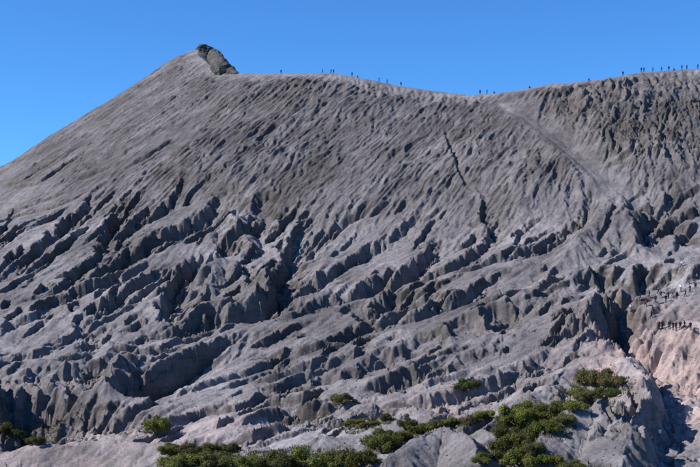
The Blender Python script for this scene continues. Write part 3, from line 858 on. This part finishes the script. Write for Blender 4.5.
# ------------------------------------------------------------------ people
SKIN = plain('skin', (.32, .19, .13), .6, .08)
HAIR = plain('dark_hair', (.015, .012, .011), .6, .2)
CLOTH = {k: plain(k + '_cloth', c, .9, .15, 8) for k, c in dict(navy=(.018, .022, .045), black=(.012, .012, .014), charcoal=(.035, .035, .04), white=(.75, .74, .72), red=(.30, .04, .035), brown=(.08, .055, .04), blue=(.04, .09, .22), grey=(.18, .18, .18), denim=(.04, .06, .11)).items()}
def skeleton(pose):
    J = dict(pel=(0, 0, .94), sp=(0, 0, 1.15), ch=(0, -.01, 1.34), nk=(0, 0, 1.47), hd=(0, .015, 1.58), tp=(0, .01, 1.68))
    for s_, q in ((-1, 'l'), (1, 'r')):
        J['sh' + q] = (s_ * .19, 0, 1.40); J['el' + q] = (s_ * .25, -.02, 1.12); J['wr' + q] = (s_ * .25, .06, .88)
        J['hip' + q] = (s_ * .10, 0, .90); J['kn' + q] = (s_ * .11, .02, .49); J['an' + q] = (s_ * .115, -.02, .08); J['to' + q] = (s_ * .13, .15, .035)
    if pose == 'walk':
        J['knl'] = (-.10, .22, .53); J['anl'] = (-.10, .24, .09); J['tol'] = (-.11, .41, .06)
        J['knr'] = (.10, -.06, .49); J['anr'] = (.11, -.30, .14); J['tor'] = (.12, -.16, .03)
        J['ell'] = (-.24, -.16, 1.15); J['wrl'] = (-.23, -.08, .92); J['elr'] = (.24, .08, 1.13); J['wrr'] = (.21, .27, 1.02)
        for k in ('nk', 'hd', 'tp', 'ch'): x, y, z = J[k]; J[k] = (x, y + .05, z - .01)
    elif pose == 'camera':
        for s_, q in ((-1, 'l'), (1, 'r')): J['el' + q] = (s_ * .27, .18, 1.22); J['wr' + q] = (s_ * .10, .30, 1.46)
    elif pose == 'sit':
        for k in ('pel', 'sp', 'ch', 'nk', 'hd', 'tp', 'shl', 'shr', 'ell', 'elr', 'wrl', 'wrr', 'hipl', 'hipr'):
            x, y, z = J[k]; J[k] = (x, y, z - .80)
        for s_, q in ((-1, 'l'), (1, 'r')):
            J['kn' + q] = (s_ * .15, .40, .46); J['an' + q] = (s_ * .13, .52, .08); J['to' + q] = (s_ * .14, .68, .04)
            J['el' + q] = (s_ * .27, .14, .38); J['wr' + q] = (s_ * .14, .33, .47)
    return {k: Vector(v) for k, v in J.items()}
RADII = dict(pel=.15, sp=.135, ch=.155, nk=.055, hd=.098, tp=.075, sh=.075, el=.046, wr=.03, hip=.10, kn=.062, an=.042, to=.035)
EDGES = [('pel', 'sp', 'torso'), ('sp', 'ch', 'torso'), ('ch', 'nk', 'neck'), ('nk', 'hd', 'head'), ('hd', 'tp', 'head')]
for q in 'lr':
    EDGES += [('ch', 'sh' + q, 'torso'), ('sh' + q, 'el' + q, 'arm'), ('el' + q, 'wr' + q, 'arm'), ('pel', 'hip' + q, 'leg'), ('hip' + q, 'kn' + q, 'leg'), ('kn' + q, 'an' + q, 'leg'), ('an' + q, 'to' + q, 'shoe')]
def seg_d(p, a, b):
    ab = b - a; t = max(0, min(1, (p - a).dot(ab) / ab.dot(ab))); return (p - a - ab * t).length
def make_person(pose):
    J = skeleton(pose); names = list(J)
    bm = bmesh.new(); lay = bm.verts.layers.skin.verify(); vs = {}
    for k in names:
        v = bm.verts.new(J[k]); r = RADII.get(k) or RADII[k[:-1]]
        dep = .72 if k in ('pel', 'sp', 'ch') else 1
        v[lay].radius = (r, r * dep); v[lay].use_root = (k == 'pel'); vs[k] = v
    for a, b, _ in EDGES: bm.edges.new((vs[a], vs[b]))
    me = bpy.data.meshes.new('skel'); bm.to_mesh(me); bm.free()
    o = bpy.data.objects.new('skel', me); col.objects.link(o)
    o.modifiers.new('skin', 'SKIN'); sb = o.modifiers.new('sub', 'SUBSURF'); sb.levels = 1; sb.render_levels = 1
    dg = bpy.context.evaluated_depsgraph_get(); ev = o.evaluated_get(dg); m2 = bpy.data.meshes.new_from_object(ev)
    V = [v.co.copy() for v in m2.vertices]; Nn = [v.normal.copy() for v in m2.vertices]; Fc = [tuple(p.vertices) for p in m2.polygons]
    cls = []
    for f in Fc:
        c = sum((V[i] for i in f), Vector()) / len(f)
        cls.append(min(EDGES, key=lambda e: seg_d(c, J[e[0]], J[e[1]]) - .5 * (RADII.get(e[0]) or RADII[e[0][:-1]]))[2])
    bpy.data.objects.remove(o); 
    def shell(kinds, off, zmin=None):
        idx = {}; VV = []; FF = []
        for f, k in zip(Fc, cls):
            if k in kinds:
                if zmin is not None and sum(V[i].z for i in f) / len(f) < zmin(f): continue
                ff = []
                for i in f:
                    if i not in idx: idx[i] = len(VV); VV.append(tuple(V[i] + Nn[i] * off))
                    ff.append(idx[i])
                FF.append(tuple(ff))
        return VV, FF
    hz = J['hd'].z
    parts = dict(jacket=shell(('torso', 'arm'), .018), trousers=shell(('leg',), .015), 
                 hair=shell(('head',), .014, lambda f: hz + .01 if sum(V[i].y for i in f) / len(f) > J['hd'].y + .03 else hz - .07))
    for q, sgn in (('shoe_l', -1), ('shoe_r', 1)):
        VV, FF = shell(('shoe',), .012); FF = [f for f in FF if sum(VV[i][0] for i in f) * sgn > 0]
        use = sorted({i for f in FF for i in f}); mp_ = {i: k for k, i in enumerate(use)}
        parts[q] = ([VV[i] for i in use], [tuple(mp_[i] for i in f) for f in FF])
    # hands: palm and five unequal, slightly curled fingers; nose
    extra = []
    for s_, q in ((-1, 'l'), (1, 'r')):
        w = J['wr' + q]; d = (w - J['el' + q]).normalized(); sd = d.cross(Vector((s_, 0, .2))).normalized(); pn = d.cross(sd)
        extra.append(tube([w - d * .01, w + d * .05, w + d * .09], [.026, .036, .030], 6))
        for k, L in enumerate((.065, .078, .082, .074)):
            b = w + d * .085 + sd * (k - 1.5) * .017
            extra.append(tube([b, b + d * L * .5, b + d * L + pn * .02], [.009, .008, .006], 4))
        b = w + d * .03 - sd * .03
        extra.append(tube([b, b - sd * .03 + d * .03, b - sd * .035 + d * .065], [.011, .010, .007], 4))
    h = J['hd']
    extra.append(([tuple(h + Vector(v)) for v in ((-.016, .09, -.03), (.016, .09, -.03), (0, .118, -.03), (0, .09, .02))], [(0, 1, 2), (0, 2, 3), (1, 3, 2)]))
    bodyV, bodyF = join([([tuple(v) for v in V], Fc)] + extra)
    return (bodyV, bodyF), parts
POSES = {}
for ps in ('stand', 'walk', 'camera', 'sit'):
    body, parts = make_person(ps)
    POSES[ps] = (mesh_obj('person', *body, SKIN, link=False).data, {k: v for k, v in parts.items()})
PART_CACHE = {}
def part_mesh(ps, part, mat):
    key = (ps, part, mat.name)
    if key not in PART_CACHE: PART_CACHE[key] = mesh_obj(part, *POSES[ps][1][part], mat, link=False).data
    return PART_CACHE[key]
def person(loc, pose, yaw, top, bottom, label, group, size=1.0):
    o = bpy.data.objects.new('person', POSES[pose][0]); col.objects.link(o)
    o.location = loc - Vector((0, 0, .03)); o.rotation_euler = (0, 0, math.radians(yaw)); o.scale = (size,) * 3
    set_props(o, label, 'person', group)
    for nm, mt in (('jacket', CLOTH[top]), ('trousers', CLOTH[bottom]), ('shoe_l', CLOTH['black']), ('shoe_r', CLOTH['black']), ('hair', HAIR)):
        c = bpy.data.objects.new(nm.split('_')[0], part_mesh(pose, nm, mt)); col.objects.link(c); c.parent = o
    return o
RIMP = [  # x, pose, yaw, top, bottom, label
(281, 'stand', 160, 'navy', 'charcoal', 'lone hiker on the skyline nearest to the dark summit rock'),
(322.5, 'walk', 80, 'black', 'denim', 'first hiker of the group on the rounded top of the rim'),
(331, 'walk', 100, 'navy', 'black', 'second hiker on the rounded top of the rim, left of a close companion'),
(333.5, 'stand', 200, 'charcoal', 'black', 'third hiker on the rounded top of the rim, right of a close companion'),
(352, 'stand', 20, 'grey', 'denim', 'grey-clad hiker where the skyline starts to dip from the rounded top'),
(357.5, 'sit', 190, 'brown', 'denim', 'hiker sitting on the rim beside the grey-clad one'),
(379, 'walk', -80, 'navy', 'charcoal', 'first of three spaced hikers on the falling skyline'),
(387, 'walk', -90, 'charcoal', 'black', 'middle one of three spaced hikers on the falling skyline'),
(401, 'stand', 170, 'black', 'navy', 'last of three spaced hikers on the falling skyline, darkest'),
(480, 'stand', 180, 'navy', 'black', 'left hiker standing in the saddle at the top of the diagonal spur'),
(487, 'walk', 90, 'black', 'denim', 'right hiker standing in the saddle at the top of the diagonal spur'),
(494, 'sit', 180, 'blue', 'navy', 'hiker sitting just right of the saddle pair'),
(529.5, 'sit', 170, 'charcoal', 'denim', 'lone hiker sitting low on the skyline right of the saddle'),
(589, 'sit', 160, 'navy', 'charcoal', 'lone hiker sitting on the rising right-hand rim'),
(623, 'stand', 185, 'navy', 'black', 'dark hiker standing alone left of the right-hand crowd'),
(641.5, 'stand', 150, 'navy', 'black', 'left one of a close pair at the start of the right-hand crowd'),
(644, 'camera', 200, 'black', 'denim', 'right one of a close pair at the start of the right-hand crowd'),
(653, 'walk', 90, 'blue', 'navy', 'slim hiker just right of the close pair in the right-hand crowd'),
(661.5, 'stand', 10, 'grey', 'grey', 'pale-clad hiker in the middle of the right-hand crowd'),
(669, 'stand', 180, 'navy', 'black', 'tall dark hiker right of the pale-clad one on the rim'),
(674, 'sit', 190, 'blue', 'navy', 'hiker sitting between two standing ones on the right-hand rim'),
(682, 'camera', 180, 'navy', 'charcoal', 'hiker with raised arms right of the sitting one on the rim'),
(687, 'stand', 30, 'grey', 'denim', 'faint grey hiker second from the right end of the skyline'),
(698, 'walk', 90, 'navy', 'black', 'hiker at the right edge of the picture on the skyline'),
]
for x, ps, yw, tp_, bt, lb in RIMP:
    person(on_rim(x), ps, yw, tp_, bt, lb, 'hikers on the crater rim', 1.0)
LOWP = [
(659, 331, 'stand', 170, 'charcoal', 'black', 'leftmost person of the row standing at the edge of the pinkish bank'),
(662.2, 331, 'stand', 200, 'red', 'black', 'red-topped person second from the left in the row on the bank'),
(669.5, 330, 'stand', 160, 'navy', 'charcoal', 'person in the row on the bank just right of its gap'),
(673.2, 331, 'camera', 180, 'black', 'denim', 'fourth person of the row on the bank, arms raised'),
(676, 330.5, 'stand', 190, 'brown', 'black', 'fifth person of the row on the bank, brown top'),
(680.3, 331, 'stand', 150, 'black', 'black', 'black-clad person second from the right in the row on the bank'),
(684.5, 332, 'walk', 90, 'charcoal', 'navy', 'rightmost person of the row on the bank, walking'),
(653, 314, 'walk', 60, 'navy', 'black', 'walker coming up behind the left end of the row'),
(651.5, 320, 'walk', 40, 'black', 'charcoal', 'lower one of two walkers behind the left end of the row'),
(666, 303, 'stand', 180, 'black', 'charcoal', 'dark person in the middle of the stony slope above the row'),
(668.5, 299, 'stand', 120, 'navy', 'black', 'dark person just behind another on the stony slope above the row'),
(640.5, 302, 'walk', 70, 'charcoal', 'black', 'dark walker on the slope right of the black gorge'),
(631, 312, 'stand', 180, 'white', 'grey', 'person in white at the brink of the black gorge'),
(681, 292, 'stand', 160, 'white', 'grey', 'person in bright white on the stony slope near the right edge'),
(673, 297, 'walk', 90, 'grey', 'denim', 'grey-topped walker left of the one in bright white'),
(658.5, 294, 'walk', 80, 'grey', 'black', 'grey-topped walker left on the stony slope'),
(681.6, 269, 'walk', 80, 'white', 'denim', 'person in white on the pale trail crest high at right'),
(646, 307, 'walk', 75, 'red', 'black', 'red-topped walker between the gorge brink and the stony slope'),
(649.5, 300, 'walk', 80, 'black', 'denim', 'dark walker left of the middle of the stony slope'),
(655.5, 303, 'stand', 150, 'charcoal', 'black', 'charcoal-clad person on the stony slope left of the dark pair'),
(661, 298.5, 'walk', 90, 'navy', 'charcoal', 'navy-clad walker just left of the dark pair on the stony slope'),
(677, 300, 'stand', 190, 'black', 'black', 'black-clad person right of the dark pair on the stony slope'),
(685.5, 297, 'walk', 85, 'brown', 'black', 'brown-topped walker below the one in bright white'),
(690, 293, 'walk', 95, 'black', 'navy', 'dark walker right of the one in bright white'),
(695.5, 290, 'stand', 170, 'charcoal', 'charcoal', 'charcoal-clad person at the right edge of the stony slope'),
(688, 284, 'walk', 80, 'navy', 'black', 'dark walker above the one in bright white'),
(697, 281, 'walk', 80, 'grey', 'black', 'grey-topped walker high at the right edge below the trail crest'),
(690.5, 331, 'stand', 180, 'navy', 'black', 'navy-clad person right of the row on the bank, slightly apart'),
(693.8, 332, 'sit', 180, 'brown', 'denim', 'person sitting on the bank at the right edge beside the row'),
(660, 440, 'walk', 20, 'white', 'grey', 'person in white on the shaded floor of the gorge'),
]
for x, y, ps, yw, tp_, bt, lb in LOWP:
    person(on_slope(x, y), ps, yw, tp_, bt, lb, 'visitors on the lower trail', 1.0)
